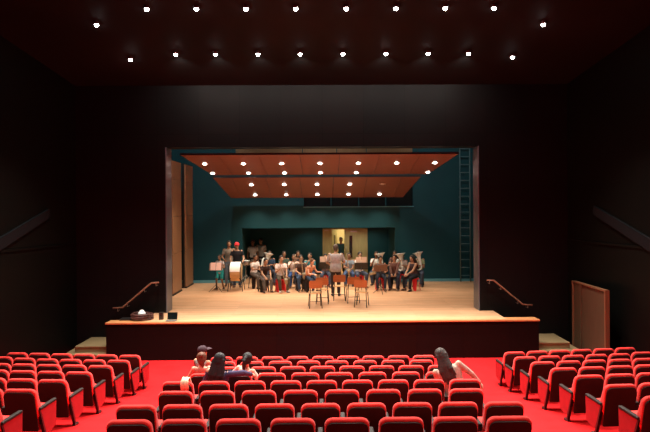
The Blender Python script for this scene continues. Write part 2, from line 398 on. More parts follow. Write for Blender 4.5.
c2 = [-2.66 + 1.215 * i for i in range(5)]; e2 = [-4.48] + [-3.27 + 1.215 * i for i in range(6)] + [4.2]
l2 = [(x, 20.6, 1 if i < 4 else .35) for i, x in enumerate(c2)] + [(x, 21.7, 1) for x in c2]
canopy('smaller wooden canopy hanging behind and below the first, over the players', 19.92, 5.14, 22.1, 4.44, (-3.95, 3.52), (-3.67, 3.17), e2, l2, .04, .0)
root = empty('reflector_panel', (0, 18.5, 5.85)); tag(root, 'upper wooden reflector glimpsed above the front canopy edge', 'reflector panel')
for a, b in ((-2.9, -.68), (-.66, .46), (.48, 1.45), (1.47, 3.0)):
    bm = B(); box2(bm, (a, 0, 0), (b - .01, .06, .75)); obj('panel', bm, M_WOODPANEL, root)
for x in (-2, 2):
    bm = B(); cone(bm, (x, .03, .75), (x, .03, 3.65), .008, .008, 6); obj('hanger', bm, M_TRIM, root)
root = empty('wall_ladder', (5.72, 22.36, ST)); tag(root, 'tall steel ladder on the right end of the stage back wall', 'ladder')
for x in (-.2, .2):
    bm = B(); cone(bm, (x, 0, 0), (x, 0, 7.2), .025, .025, 8); obj('stile', bm, M_LADDER, root, True)
for k in range(22):
    bm = B(); cone(bm, (-.2, 0, .25 + .32 * k), (.2, 0, .25 + .32 * k), .016, .016, 6); obj('rung', bm, M_LADDER, root, True)
for z in (1.2, 3.4, 5.6):
    for x in (-.2, .2):
        bm = B(); box2(bm, (x - .02, 0, z), (x + .02, .14, z + .03)); obj('bracket', bm, M_LADDER, root)

# ------------------------------------------------------------------ auditorium lamps
ORD = ['first', 'second', 'third', 'fourth', 'fifth', 'sixth', 'seventh', 'eighth', 'ninth', 'tenth']
E_AUD = 860
proto = None
rows = [[(-5.18, 12.86)] + [(-3.83 + 1.098 * i if False else x, 12.24) for i, x in enumerate((-3.83, -2.74, -1.65, -.55, .56, 1.66, 2.75, 3.83))] + [(5.18, 12.9)],
        [(-4.98, 14.5)] + [(x, 14.24) for x in (-3.73, -2.72, -1.63, -.55, .55, 1.65, 2.74, 3.78)] + [(4.98, 14.44)]]
for r, row in enumerate(rows):
    for i, (x, y) in enumerate(row):
        z = ceilz(y)
        if proto is None:
            o = empty('downlight', (x, y, z)); proto = o
            bm = B(); lathe(bm, [(.075, .03), (.075, -.05), (.055, -.05), (.055, -.01), (.0, -.01)], 18, cap=False); obj('housing', bm, M_TRIM, o, True)
            bm = B(); ball(bm, (0, 0, -.062), (.046, .046, .040)); obj('lamp', bm, M_BULB, o, True)
            li = bpy.data.lights.new('house_spot', 'SPOT'); li.energy = E_AUD; li.color = (1, .93, .84); li.spot_size = math.radians(92); li.spot_blend = .8; li.shadow_soft_size = .06
            lo = bpy.data.objects.new('beam', li); COL.objects.link(lo); lo.parent = o; lo.location = (0, 0, -.13); lo.rotation_euler = (math.radians(-6), 0, 0)
        else:
            o = dup(proto); o.location = (x, y, z)
            if r == 1:                          # the lower row is tilted towards the seats
                for c in o.children:
                    if c.type == 'LIGHT': c.rotation_euler = (math.radians(-22), 0, 0)
        if r == 1 and 0 < i < 9:             # the glow of the lamp glass on the wall behind it
            li = bpy.data.lights.new('lamp_glow', 'SPOT'); li.energy = 70; li.color = (1, .86, .76); li.spot_size = math.radians(100); li.spot_blend = .8; li.shadow_soft_size = .05
            lo = bpy.data.objects.new('glow', li); COL.objects.link(lo); lo.parent = o; lo.location = (0, .05, -.12); lo.rotation_euler = (math.radians(58), 0, 0)
        side = ORD[i] + ' from the left' if i < 5 else (ORD[9 - i] + ' from the right')
        tag(o, 'small bright ceiling downlight, %s in the %s row' % (side, ('upper', 'lower')[r]), 'downlight', 'ceiling downlights')
for s in (-1, 1):
    x, y = s * 4.44, 11.50; z = ceilz(y) - .12
    o = empty('house_light', (x, y, z)); tag(o, 'large round white house light high in the ceiling, on the %s side' % ('left' if s < 0 else 'right'), 'house light', 'large house lights')
    bm = B(); lathe(bm, [(.30, .06), (.30, -.06), (.27, -.06), (.27, .0)], 24, cap=False); obj('rim', bm, M_TRIM, o, True)
    bm = B(); lathe(bm, [(.268, -.03), (.2, -.05), (.01, -.055)], 24); obj('diffuser', bm, M_HOUSE, o, True)
# further house lamps in the same ceiling, above the seats and the camera
for y in (9.4, 6.6, 3.8):
    for x in (-5.5, -2.75, 0, 2.75, 5.5):
        li = bpy.data.lights.new('house_spot', 'SPOT'); li.energy = 520; li.color = (1, .93, .84); li.spot_size = math.radians(80); li.spot_blend = .8; li.shadow_soft_size = .1
        lo = bpy.data.objects.new('house_lamp_beam', li); COL.objects.link(lo); lo.location = (x, y, ceilz(y) - .1)
for x in (-4, 0, 4):                       # unseen fill lights added above the canopies to brighten back wall and reflector
    li = bpy.data.lights.new('fly_fill', 'SPOT'); li.energy = 420; li.color = (.85, .97, 1); li.spot_size = math.radians(95); li.spot_blend = .8; li.shadow_soft_size = .15
    lo = bpy.data.objects.new('fly_fill_beam', li); COL.objects.link(lo); lo.location = (x, 17.1, 8.9); lo.rotation_euler = (math.radians(48), 0, 0)
for x in (-.6, 1.2, 2.2):                    # small ceiling lamps inside the recess
    li = bpy.data.lights.new('recess_lamp', 'SPOT'); li.energy = 26; li.color = (1, .93, .78); li.spot_size = math.radians(120); li.spot_blend = .9; li.shadow_soft_size = .06
    lo = bpy.data.objects.new('recess_lamp_beam', li); COL.objects.link(lo); lo.location = (x, 24.0, 3.18); lo.rotation_euler = (math.radians(25), 0, 0)
li = bpy.data.lights.new('corridor_lamp', 'AREA'); li.energy = 55; li.color = (1, .86, .55); li.size = .8
lo = bpy.data.objects.new('corridor_lamp_beam', li); COL.objects.link(lo); lo.location = (.9, 26.2, 3.5)

# ------------------------------------------------------------------ auditorium seats
AB = math.radians(12); BY0, BZ0 = -.17, .20
def bk(x, h, t): return (x, BY0 - h * math.sin(AB) + t * math.cos(AB), BZ0 + h * math.cos(AB) + t * math.sin(AB))
def seat_meshes():
    d = {}
    bm = B(); prism(bm, rrect(.470, .20, .636, .085, 6, .03), -.004, .05, lambda x, h, t: bk(x, h, t if t < 0 else t * (1 + (.636 - h) * 4)), .017); d['backrest'] = bm
    bm = B(); prism(bm, rrect(.446, .0, .606, .080, 6, .02), -.026, -.0045, bk, .006); d['back_panel'] = bm
    bm = B(); box(bm, (0, .04, .405), (.425, .47, .095), .03, None, 3); d['seat'] = bm
    bm = B(); box(bm, (0, .03, .335), (.40, .40, .04), .012); box2(bm, (-.20, -.12, .19), (.20, -.09, .33)); d['seat_pan'] = bm
    out = {}
    for k, bm in d.items():
        bmesh.ops.recalc_face_normals(bm, faces=bm.faces[:]); me = bpy.data.meshes.new(k); bm.to_mesh(me); bm.free()
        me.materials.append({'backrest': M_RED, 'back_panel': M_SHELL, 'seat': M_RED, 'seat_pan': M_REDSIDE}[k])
        if k in ('backrest', 'seat'):
            me.polygons.foreach_set('use_smooth', [True] * len(me.polygons))
        out[k] = me
    # side support at x=0
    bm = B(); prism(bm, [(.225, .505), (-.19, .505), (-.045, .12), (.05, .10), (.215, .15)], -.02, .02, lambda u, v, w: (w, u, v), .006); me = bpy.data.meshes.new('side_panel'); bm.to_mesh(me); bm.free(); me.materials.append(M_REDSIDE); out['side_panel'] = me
    bm = B(); box(bm, (0, .005, .522), (.060, .43, .040), .012); me = bpy.data.meshes.new('armrest'); bm.to_mesh(me); bm.free(); me.materials.append(M_ARM); out['armrest'] = me
    bm = B(); prism(bm, [(-.192, .506), (-.222, .506), (-.085, .12), (-.035, -.02), (.0, -.02), (-.047, .12)], -.022, .022, lambda u, v, w: (w, u, v)); box2(bm, (-.027, -.07, -.035), (.027, .06, .04), .006); me = bpy.data.meshes.new('leg'); bm.to_mesh(me); bm.free(); me.materials.append(M_BLACK); out['leg'] = me
    return out
SM = seat_meshes()
def plain(name, me, parent, loc=(0, 0, 0)):
    o = bpy.data.objects.new(name, me); COL.objects.link(o); o.parent = parent; o.location = loc
    return o
def seat(x, y, rz, pitch, both, flip, label, group):
    r = empty('theatre_seat', (x, y, fl(y)), rz); tag(r, label, 'theatre seat', group)
    for k in ('backrest', 'back_panel', 'seat', 'seat_pan'): plain(k, SM[k], r)
    for sx in ((-1, 1) if both else ((1,) if flip else (-1,))):
        p = plain('side_panel', SM['side_panel'], r, (sx * (.236 if both and flip is not None and (sx > 0) != flip else pitch / 2), 0, 0)); plain('armrest', SM['armrest'], p); plain('leg', SM['leg'], p)
    return r
CEN = []
for k in range(8):
    n = 9 if k % 2 == 0 else 8
    pt = .55 if n == 9 else .5697
    for i in range(n):
        if i < (n + 1) // 2 and not (n == 9 and i == 4):
            w = ORD[i] + ' from left end'
        elif n == 9 and i == 4: w = 'middle one'
        else: w = ORD[n - 1 - i] + ' from right end'
        rown = ('front' if k == 0 else ORD[k] if k < 7 else 'nearest') + ' row'
        seat((i - (n - 1) / 2) * pt, D1 - DR * k - (.08 if k == 6 else 0), 0, pt, i == n - 1, None, 'red black-backed seat, %s of the %s in the centre block' % (w, rown), 'centre block seats')
cnt = [6, 6, 5, 4, 3, 2, 1]
for s in (-1, 1):
    side = 'left' if s < 0 else 'right'
    X0, Y0, th, dr = (-4.275, 12.536, .2197, .9314) if s < 0 else (4.2647, 12.556, .1974, .9434)
    for k in range(7):
        t, pt = (th, .5704); ya = Y0 - k * dr
        if k == 0: t, pt, ya = .11, .53, 12.27
        for i in range(cnt[k]):
            x = X0 + s * math.cos(t) * pt * i; y = ya + math.sin(t) * pt * i
            rz = s * .05                               # faces the stage, a touch inwards
            ox, oy = -math.sin(rz) * .30, math.cos(rz) * .30
            w = 'aisle seat' if i == 0 else ORD[i] + ' seat from the aisle'
            rown = ('front' if k == 0 else ORD[k] if k < 6 else 'nearest') + ' row'
            # the aisle seat carries both side supports, the others the outer one
            seat(x + ox, y + oy, rz, pt, i == 0, s > 0, 'red cloth %s in the %s of the %s seating block' % (w, rown, side), side + ' block seats')

# ------------------------------------------------------------------ people
def fuse(bm, voxel, smooth=3):
    bmesh.ops.recalc_face_normals(bm, faces=bm.faces[:])
    me = bpy.data.meshes.new('tmp'); bm.to_mesh(me); bm.free()
    o = bpy.data.objects.new('tmp', me); COL.objects.link(o)
    r = o.modifiers.new('r', 'REMESH'); r.mode = 'VOXEL'; r.voxel_size = voxel; r.adaptivity = 0
    s = o.modifiers.new('s', 'SMOOTH'); s.factor = .5; s.iterations = smooth
    dg = bpy.context.evaluated_depsgraph_get(); dg.update()
    out = bpy.data.meshes.new_from_object(o.evaluated_get(dg))
    bpy.data.objects.remove(o); bpy.data.meshes.remove(me)
    out.materials.clear()
    return out
def ik(a, b, l1, l2, pole):
    d = b - a; L = min(d.length, (l1 + l2) * .995)
    d = d.normalized(); b2 = a + d * L
    x = (l1 * l1 - l2 * l2 + L * L) / (2 * L); h = math.sqrt(max(l1 * l1 - x * x, 0))
    p = (pole - d * pole.dot(d))
    if p.length < 1e-4: p = V((0, 1, 0))
    return a + d * x + p.normalized() * h, b2
def cap(bm, a, b, ra, rb, seg=10):
    cone(bm, a, b, ra, rb, seg); ball(bm, a, ra, None, 10, 7); ball(bm, b, rb, None, 10, 7)
def loft(bm, secs, R, o, seg=16, inf=0.0):
    rs = []
    for (z, y, rx, ry) in secs:
        rs.append([o + R @ V(((rx + inf) * math.cos(2 * PI * k / seg), y + (ry + inf) * math.sin(2 * PI * k / seg), z)) for k in range(seg)])
    rings(bm, rs)
def hand_into(bm, wrist, d, palm_n, s, curl, side):
    """palm plus five bent fingers of different length; d = direction of the hand, palm_n = palm normal"""
    d = d.normalized(); n = (palm_n - d * palm_n.dot(d)).normalized(); x = d.cross(n) * side
    R = Matrix((x, d, n)).transposed()
    ball(bm, wrist + d * .045 * s, (.038 * s, .05 * s, .016 * s), R, 10, 8)
    for fx, ln in ((-.028, .062), (-.010, .078), (.009, .074), (.027, .064)):
        p = wrist + (d * .082 + x * fx) * s; pts = [p - d * .02 * s, p]; a = 0
        for seg_ in range(3):
            a += curl; p = p + (d * math.cos(a) + n * math.sin(a)) * ln / 3 * s; pts.append(p)
        tube(bm, pts, [.0095 * s, .009 * s, .0085 * s, .008 * s, .006 * s], 6)
    p = wrist + (d * .03 - x * .030) * s; e = (d * .7 - x * .7 + n * .35).normalized()
    p2 = p + e * .035 * s; e2 = (d * .9 - x * .2 + n * .4).normalized()
    tube(bm, [p - e * .015 * s, p, p2, p2 + e2 * .03 * s], [.012 * s, .0115 * s, .010 * s, .007 * s], 6)

def person(label, loc, rz, pose='sit', h=1.70, lean=8, side=0, twist=0, hyaw=0, hpitch=0, hands=None, feet=None, elbow=None,
           sk=(.36, .19, .11), shirt=(.5, .5, .5), sleeve=.6, pants=(.05, .06, .09), hair='short', hairc=(.02, .014, .01), shorts=False,
           shoe=None, capc=None, vox=.0145, group=None, pelz=None, skirt=False, curl=.5, neckline=True, girth=1.0, hs=1.08, stripe=None):
    s = h / 1.72
    root = empty('person', loc, rz); tag(root, label, 'person', group)
    pz = pelz if pelz is not None else (.545 if pose == 'sit' else .93 * s)
    pel = V((0, 0, pz))
    R = (Matrix.Rotation(math.radians(-lean), 3, 'X') @ Matrix.Rotation(math.radians(side), 3, 'Y') @ Matrix.Rotation(math.radians(twist), 3, 'Z'))
    neck = pel + R @ V((0, -.005, .505)) * s
    sh = {q: neck + R @ V((q * .165 * girth, 0, -.055)) * s for q in (-1, 1)}
    Rh = R @ Matrix.Rotation(math.radians(lean * .7), 3, 'X') @ Matrix.Rotation(math.radians(-hyaw), 3, 'Z') @ Matrix.Rotation(math.radians(-hpitch), 3, 'X')
    hc = neck + (R @ V((0, .01, .07)) + Rh @ V((0, .022, .095))) * s
    hip = {q: pel + V((q * .09, 0, 0)) * s for q in (-1, 1)}
    if feet is None:
        feet = {q: (V((q * .13, .40, .08)) if pose == 'sit' else V((q * .10, 0, .08))) for q in (-1, 1)}
    else: feet = {q: V(feet[q]) for q in (-1, 1)}
    if hands is None:
        hands = {q: (V((q * .10, .33, .66)) if pose == 'sit' else V((q * .24, .06, .80 * s))) for q in (-1, 1)}
    else: hands = {q: V(hands[q]) for q in (-1, 1)}
    if elbow is None: elbow = {q: V((q * .5, -.6, -.6)) for q in (-1, 1)}
    else: elbow = {q: V(elbow[q]) for q in (-1, 1)}
    el, wr, kn, an = {}, {}, {}, {}
    for q in (-1, 1):
        el[q], wr[q] = ik(sh[q], hands[q], .285 * s, .25 * s, elbow[q])
        kn[q], an[q] = ik(hip[q], feet[q], .43 * s, .42 * s, V((q * .25, 1, .35)) if pose == 'sit' else V((q * .1, 1, 0)))
    T = [(-.09, 0, .12, .09), (-.02, 0, .155, .105), (.06, 0, .15, .105), (.16, 0, .13, .092), (.27, .0, .148, .105), (.36, .005, .165, .108), (.43, .0, .165, .092), (.475, -.005, .11, .07), (.51, -.005, .058, .055)]
    T = [(t[0] * s, t[1] * s, t[2] * s * girth, t[3] * s * (1 + (girth - 1) * .7)) for t in T]
    bm = B()
    loft(bm, T, R, pel)
    cap(bm, neck - R @ V((0, 0, .02)) * s, hc - Rh @ V((0, .03, .03)) * s, .056 * s, .052 * s)
    ball(bm, hc + Rh @ V((0, -.012, .018)) * s, (.077 * s, .096 * s, .098 * s), Rh, 18, 12)
    ball(bm, hc + Rh @ V((0, .022, -.05)) * s, (.058 * s, .068 * s, .066 * s), Rh)
    ball(bm, hc + Rh @ V((0, .085, -.012)) * s, (.015 * s, .024 * s, .024 * s), Rh, 8, 6)
    for q in (-1, 1):
        ball(bm, hc + Rh @ V((q * .078, -.008, -.005)) * s, (.012 * s, .022 * s, .032 * s), Rh, 8, 6)
        ball(bm, sh[q], .058 * s); cap(bm, sh[q], el[q], .052 * s, .039 * s); cap(bm, el[q], wr[q], .040 * s, .027 * s)
        cap(bm, hip[q], kn[q], .082 * s, .056 * s); cap(bm, kn[q], an[q], .055 * s, .038 * s)
        cap(bm, an[q] + V((0, -.03, -.045)) * s, an[q] + V((q * .03, .13, -.05)) * s, .034 * s, .028 * s)
    me = fuse(bm, vox * s, 3)
    me.polygons.foreach_set('use_smooth', [True] * len(me.polygons))
    bm = bmesh.new(); bm.from_mesh(me)
    nf = len(bm.faces)
    for q in (-1, 1):
        d = (wr[q] - el[q]).normalized()
        hand_into(bm, wr[q] - d * .01 * s, d, V((-q * .4, .3, -.7)) if pose == 'sit' else V((-q, .1, 0)), s, curl, q)
    bm.faces.ensure_lookup_table(); n1 = len(bm.faces)
    for q in (-1, 1): ball(bm, hc + Rh @ V((q * .030, .077, .012)) * s, (.013 * s, .008 * s, .009 * s), Rh, 8, 6)
    bm.faces.ensure_lookup_table(); n2 = len(bm.faces)
    ball(bm, hc + Rh @ V((0, .082, -.062)) * s, (.024 * s, .008 * s, .007 * s), Rh, 8, 6)
    bm.faces.ensure_lookup_table()
    for i, f in enumerate(bm.faces):
        f.material_index = 0 if i < n1 else (1 if i < n2 else 2); f.smooth = True
    bm.to_mesh(me); bm.free()
    link('body', me, [skin(sk), M_EYE, M_LIP], root)
    # shirt
    if shirt:
        bm = B(); i_ = .013 * s
        lo_ = [t for t in T if t[0] < .49 * s]
        lo_[0] = (-.12 * s if pose != 'sit' else -.06 * s, 0, .152 * s, .108 * s)
        loft(bm, lo_, R, pel, 16, i_)
        for q in (-1, 1):
            ball(bm, sh[q] - R @ V((q * .012, 0, .008)) * s, .058 * s + (.002 if sleeve else -.008))
            if sleeve:
                f = min(1, sleeve)
                if sleeve < 1: cone(bm, sh[q], sh[q].lerp(el[q], f), .057 * s, .057 * s, 12)
                else:
                    cone(bm, sh[q], el[q], .058 * s, .051 * s, 12); ball(bm, el[q], .052 * s)
                    cone(bm, el[q], el[q].lerp(wr[q], .92), .051 * s, .038 * s, 12)
        me = fuse(bm, vox * s, 2); me.polygons.foreach_set('use_smooth', [True] * len(me.polygons))
        link('shirt', me, cloth(shirt) if stripe is None else stripe, root)
    if pants:
        bm = B()
        loft(bm, [(-.10 * s, 0, .13 * s, .098 * s), (-.02 * s, 0, .162 * s, .114 * s), (.07 * s, 0, .157 * s, .112 * s)], R if pose == 'sit' else Matrix.Identity(3), pel, 16, .008)
        for q in (-1, 1):
            ball(bm, hip[q], .092 * s)
            k2 = hip[q].lerp(kn[q], .9 if shorts else 1)
            cone(bm, hip[q], k2, .095 * s, .072 * s, 12)
            if not shorts:
                ball(bm, kn[q], .070 * s); cone(bm, kn[q], kn[q].lerp(an[q], .96), .070 * s, .056 * s, 12)
        me = fuse(bm, vox * s, 2); me.polygons.foreach_set('use_smooth', [True] * len(me.polygons))
        link('shorts' if shorts else 'trousers', me, cloth(pants), root)
    for q in (-1, 1):
        bm = B(); a = an[q]
        loft(bm, [(0, 0, .036 * s, .05 * s), (.06 * s, 0, .042 * s, .046 * s), (.14 * s, -.004 * s, .046 * s, .040 * s), (.205 * s, -.012 * s, .034 * s, .028 * s)],
             Matrix(((1, 0, q * .18), (0, 0, 1), (0, 1, 0))), V((a.x, a.y - .085 * s, a.z - .035 * s)), 12)
        # flat sole
        for v in bm.verts: v.co.z = max(v.co.z, a.z - .078)
        obj('shoe', bm, shoe or M_SHOE, root, True)
    # hair
    bm = B()
    H = lambda x, y, z: hc + Rh @ V((x, y, z)) * s
    if hair != 'bald':
        ball(bm, H(0, -.026, .034), (.084 * s * hs, .098 * s, .098 * s * (hs + 1) / 2), Rh, 20, 14)
        ball(bm, H(0, -.050, -.01), (.078 * s * hs, .066 * s * hs, .09 * s), Rh, 16, 10)
        if hair == 'long':
            b0 = H(0, -.07, 0); n0 = neck + R @ V((0, -.10, -.02)) * s; n1 = neck + R @ V((0, -.135, -.19)) * s; n2 = neck + R @ V((0, -.13, -.30)) * s
            for (p, rx, ry), (p2, rx2, ry2) in zip(((b0, .085 * hs, .055), (n0, .095 * hs, .045), (n1, .085 * hs, .035)), ((n0, .095 * hs, .045), (n1, .085 * hs, .035), (n2, .04 * hs, .02))):
                for f in (0, .25, .5, .75, 1):
                    ball(bm, p.lerp(p2, f), ((rx + (rx2 - rx) * f) * s, (ry + (ry2 - ry) * f) * s, .07 * s), R, 12, 8)
            rn = random.Random(len(label))
            for _ in range(16):
                a_ = rn.uniform(-1, 1); e_ = rn.uniform(.14, .34)
                m_ = (neck + R @ V((a_ * .10 * hs, -.12 - .03 * rn.random(), -.06)) * s); f_ = neck + R @ V((a_ * .11 * hs + rn.uniform(-.03, .03), -.13 - .03 * rn.random(), -e_)) * s
                cap(bm, H(a_ * .07 * hs, -.08, .03), m_, .026 * s, .022 * s, 6); cap(bm, m_, f_, .022 * s, .012 * s, 6)
            for q in (-1, 1): cap(bm, H(q * .07, -.02, .0), neck + R @ V((q * .10, -.03, -.06)) * s, .035 * s, .025 * s)
        if hair == 'pony':
            ball(bm, H(0, -.11, .05), .045 * s)
            P = [H(0, -.12, .05), H(0, -.165, .0), H(.01, -.165, -.12), H(.02, -.14, -.24)]
            for a, b, r0, r1 in ((P[0], P[1], .04, .045), (P[1], P[2], .045, .042), (P[2], P[3], .042, .018)): cap(bm, a, b, r0 * s, r1 * s)
        if hair == 'bun':
            ball(bm, H(0, -.10, .09), .05 * s); ball(bm, H(0, -.08, -.05), (.07 * s, .05 * s, .09 * s), Rh)
            ball(bm, H(.03, -.085, -.12), (.04 * s, .03 * s, .06 * s), Rh)
        if hair == 'fall':
            P = [H(.0, -.06, .04), H(.05, .0, -.08), H(.08, .03, -.22), H(.10, .03, -.36)]
            for w in (-.05, 0, .05):
                for a, b, r0, r1 in ((P[0], P[1], .07, .06), (P[1], P[2], .06, .05), (P[2], P[3], .05, .02)):
                    o_ = Rh @ V((w, abs(w) * -.3, 0)) * s; cap(bm, a + o_, b + o_, r0 * s, r1 * s)
        me = fuse(bm, .012 * s, 3); me.polygons.foreach_set('use_smooth', [True] * len(me.polygons))
        link('hair', me, hairm(hairc), root)
    else: bm.free()
    if capc:
        bm = B(); ball(bm, H(0, -.014, .045), (.093 * s, .110 * s, .092 * s), Rh, 20, 14)
        rs = []
        for t, zz in ((0, .040), (1, .030)):
            pass
        box(bm, H(0, .125, .045), (.15 * s, .13 * s, .014 * s), .006, Rh)
        obj('cap', bm, cloth(capc), root, True)
    root['_pts'] = 0; del root['_pts']
    return root, dict(hc=hc, neck=neck, wr=wr, el=el, R=R, sh=sh, pel=pel)

# --- furniture and instruments on the stage
def make_stool():
    r = empty('plastic_stool', (0, 0, 0))
    bm = B(); lathe(bm, [(.02, .452), (.15, .455), (.165, .445), (.170, .415), (.155, .412), (.02, .43)], 20); obj('seat', bm, M_PLASTIC, r, True)
    for k in range(4):
        a = PI / 4 + k * PI / 2; c, s_ = math.cos(a), math.sin(a)
        bm = B()
        P = []
        for z, rad, w in ((0, .205, .05), (.43, .150, .085)):
            P.append([V((c * (rad + e) - s_ * w * f, s_ * (rad + e) + c * w * f, z)) for e, f in ((0, -1), (.012, 0), (0, 1), (-.014, 1), (-.004, 0), (-.014, -1))])
        rings(bm, P); obj('leg', bm, M_PLASTIC, r)
    return r
def make_dark_stool():
    r = make_stool()
    for c in r.children: c.data.materials[0] = M_BLACK
    return r
used = {}
def put(kind, maker, loc, rz, label, cat, group):
    if kind not in used: used[kind] = maker(); o = used[kind]
    else: o = dup(used[kind])
    o.location = loc; o.rotation_euler = (0, 0, rz); tag(o, label, cat, group)
    return o
def make_chair():
    r = empty('wooden_chair', (0, 0, 0))                       # faces +Y, its back towards -Y
    bm = B(); prism(bm, rrect(.40, .60, .84, .05, 4), -.008, .008, lambda u, v, w: (u, -.17 - (v - .45) * .18 + w - .12 * (.2 - abs(u)) * .5, v), .004); obj('backrest', bm, M_CHAIRWOOD, r)
    bm = B(); box(bm, (0, .0, .452), (.39, .38, .018), .006); obj('seat', bm, M_CHAIRSEAT, r)
    for sx in (-1, 1):
        bm = B(); tube(bm, [(sx * .19, .20, 0), (sx * .165, .16, .43)], .013, 8); obj('leg', bm, M_BLACK, r, True)
        bm = B(); tube(bm, [(sx * .19, -.22, 0), (sx * .165, -.16, .40), (sx * .165, -.165, .50), (sx * .15, -.215, .72)], .013, 8); obj('leg', bm, M_BLACK, r, True)
        bm = B(); cone(bm, (sx * .165, .16, .43), (sx * .165, -.16, .43), .011, .011, 8); obj('seat_rail', bm, M_BLACK, r, True)
    bm = B(); cone(bm, (-.178, -.19, .2), (.178, -.19, .2), .009, .009, 8); obj('stretcher', bm, M_BLACK, r, True)
    return r
def make_stand(desk):
    def f():
        r = empty('music_stand', (0, 0, 0))                    # sheets face +Y
        bm = B(); box(bm, (0, .0, 1.03), (.50, .012, .32), .004, Matrix.Rotation(math.radians(20), 3, 'X')) if False else box(bm, (0, 0, 0), (.48, .012, .27), .004, Matrix.Rotation(math.radians(20), 3, 'X'))
        bmesh.ops.translate(bm, vec=(0, 0, .90), verts=bm.verts[:]); obj('desk', bm, desk, r)
        bm = B(); box(bm, (0, .07, .785), (.46, .06, .012), .003); obj('ledge', bm, desk, r)
        bm = B(); cone(bm, (0, -.01, .12), (0, -.01, .88), .012, .010, 8); obj('pole', bm, M_BLACK, r, True)
        for k in range(3):
            a = PI / 2 + k * 2 * PI / 3 + PI
            bm = B(); tube(bm, [(0, -.01, .26), (.27 * math.cos(a), .27 * math.sin(a), .012)], .009, 6); obj('leg', bm, M_BLACK, r, True)
        return r
    return f
def make_sheet():
    bm = B(); box(bm, (-.10, 0, 0), (.185, .003, .28), 0); box(bm, (.10, 0, 0), (.185, .003, .28), 0)
    return obj('sheet_music', bm, M_PAPER)
def make_horn():
    r = empty('brass_horn', (0, 0, 0))                         # upright, bell up, played from the -Y side
    bm = B(); lathe(bm, [(.035, 0), (.045, .12), (.06, .28), (.085, .40), (.13, .48), (.20, .525), (.205, .522), (.125, .455), (.07, .36), (.03, .2)], 22, (0, 0, .12), cap=False); obj('bell', bm, M_BRASS, r, True)
    bm = B(); P = [(.0, 0, .14)] + [(.085 - .085 * math.cos(a), 0, .10 - .10 * math.sin(a)) for a in [i * PI / 8 for i in range(9)]] + [(.17, 0, .36), (.15, -.02, .42), (.11, -.04, .42), (.09, -.05, .34), (.09, -.05, .12)]
    tube(bm, P, [.035] * 3 + [.034] * 8 + [.028, .024, .022, .02, .018][:len(P) - 11], 10); obj('tubing', bm, M_BRASS, r, True)
    for k in range(3):
        bm = B(); lathe(bm, [(.018, 0), (.018, .16), (.006, .165), (.006, .19), (.014, .192), (.014, .2)], 10, (.10 + .0 * k, -.075, .10 + 0 * k)); bmesh.ops.translate(bm, vec=(.042 * (k - 1), 0, 0), verts=bm.verts[:]); obj('valve', bm, M_BRASS, r, True)
    bm = B(); tube(bm, [(.09, -.05, .3), (.03, -.12, .40), (-.02, -.20, .46), (-.02, -.24, .47)], [.010, .009, .008, .014], 8); obj('mouthpipe', bm, M_BRASS, r, True)
    return r
def make_wind():
    r = empty('wind_instrument', (0, 0, 0))                    # along Z, bell at the bottom bending to +Y
    bm = B(); tube(bm, [(0, -.06, .74), (0, -.02, .78), (0, 0, .72), (0, 0, .4), (0, 0, .08), (0, .03, .0), (0, .09, -.02), (0, .14, .04), (0, .16, .14), (0, .175, .20)], [.006, .010, .013, .018, .026, .032, .036, .042, .055, .075], 12); obj('tube', bm, M_GOLD, r, True)
    for z in (.2, .3, .42, .55):
        bm = B(); lathe(bm, [(.014, 0), (.014, .008)], 10, (0, 0, 0)); bmesh.ops.rotate(bm, cent=(0, 0, 0), matrix=Matrix.Rotation(-PI / 2, 3, 'X'), verts=bm.verts[:]); bmesh.ops.translate(bm, vec=(0, .022, z), verts=bm.verts[:]); obj('key', bm, M_GOLD, r, True)
    bm = B(); cone(bm, (0, -.06, .74), (0, -.10, .715), .009, .005, 8); obj('mouthpiece', bm, M_BLACK, r, True)
    return r

chairs = [(-.25, 16.9, .10, 'wooden chair with orange back on the stage, leftmost and nearest of the five'), (-.03, 17.62, -.05, 'wooden chair with orange back standing just behind the leftmost one'),
          (.52, 18.25, .0, 'wooden chair with orange back directly behind the standing conductor'), (.93, 17.72, .1, 'wooden chair with orange back, half hidden by the one to its right'),
          (1.17, 17.0, -.22, 'wooden chair with orange back, rightmost and turned slightly aside')]
for x, y, rz, lb in chairs: put('chair', make_chair, (x, y, ST), rz, lb, 'chair', 'empty orange chairs in front of the band')

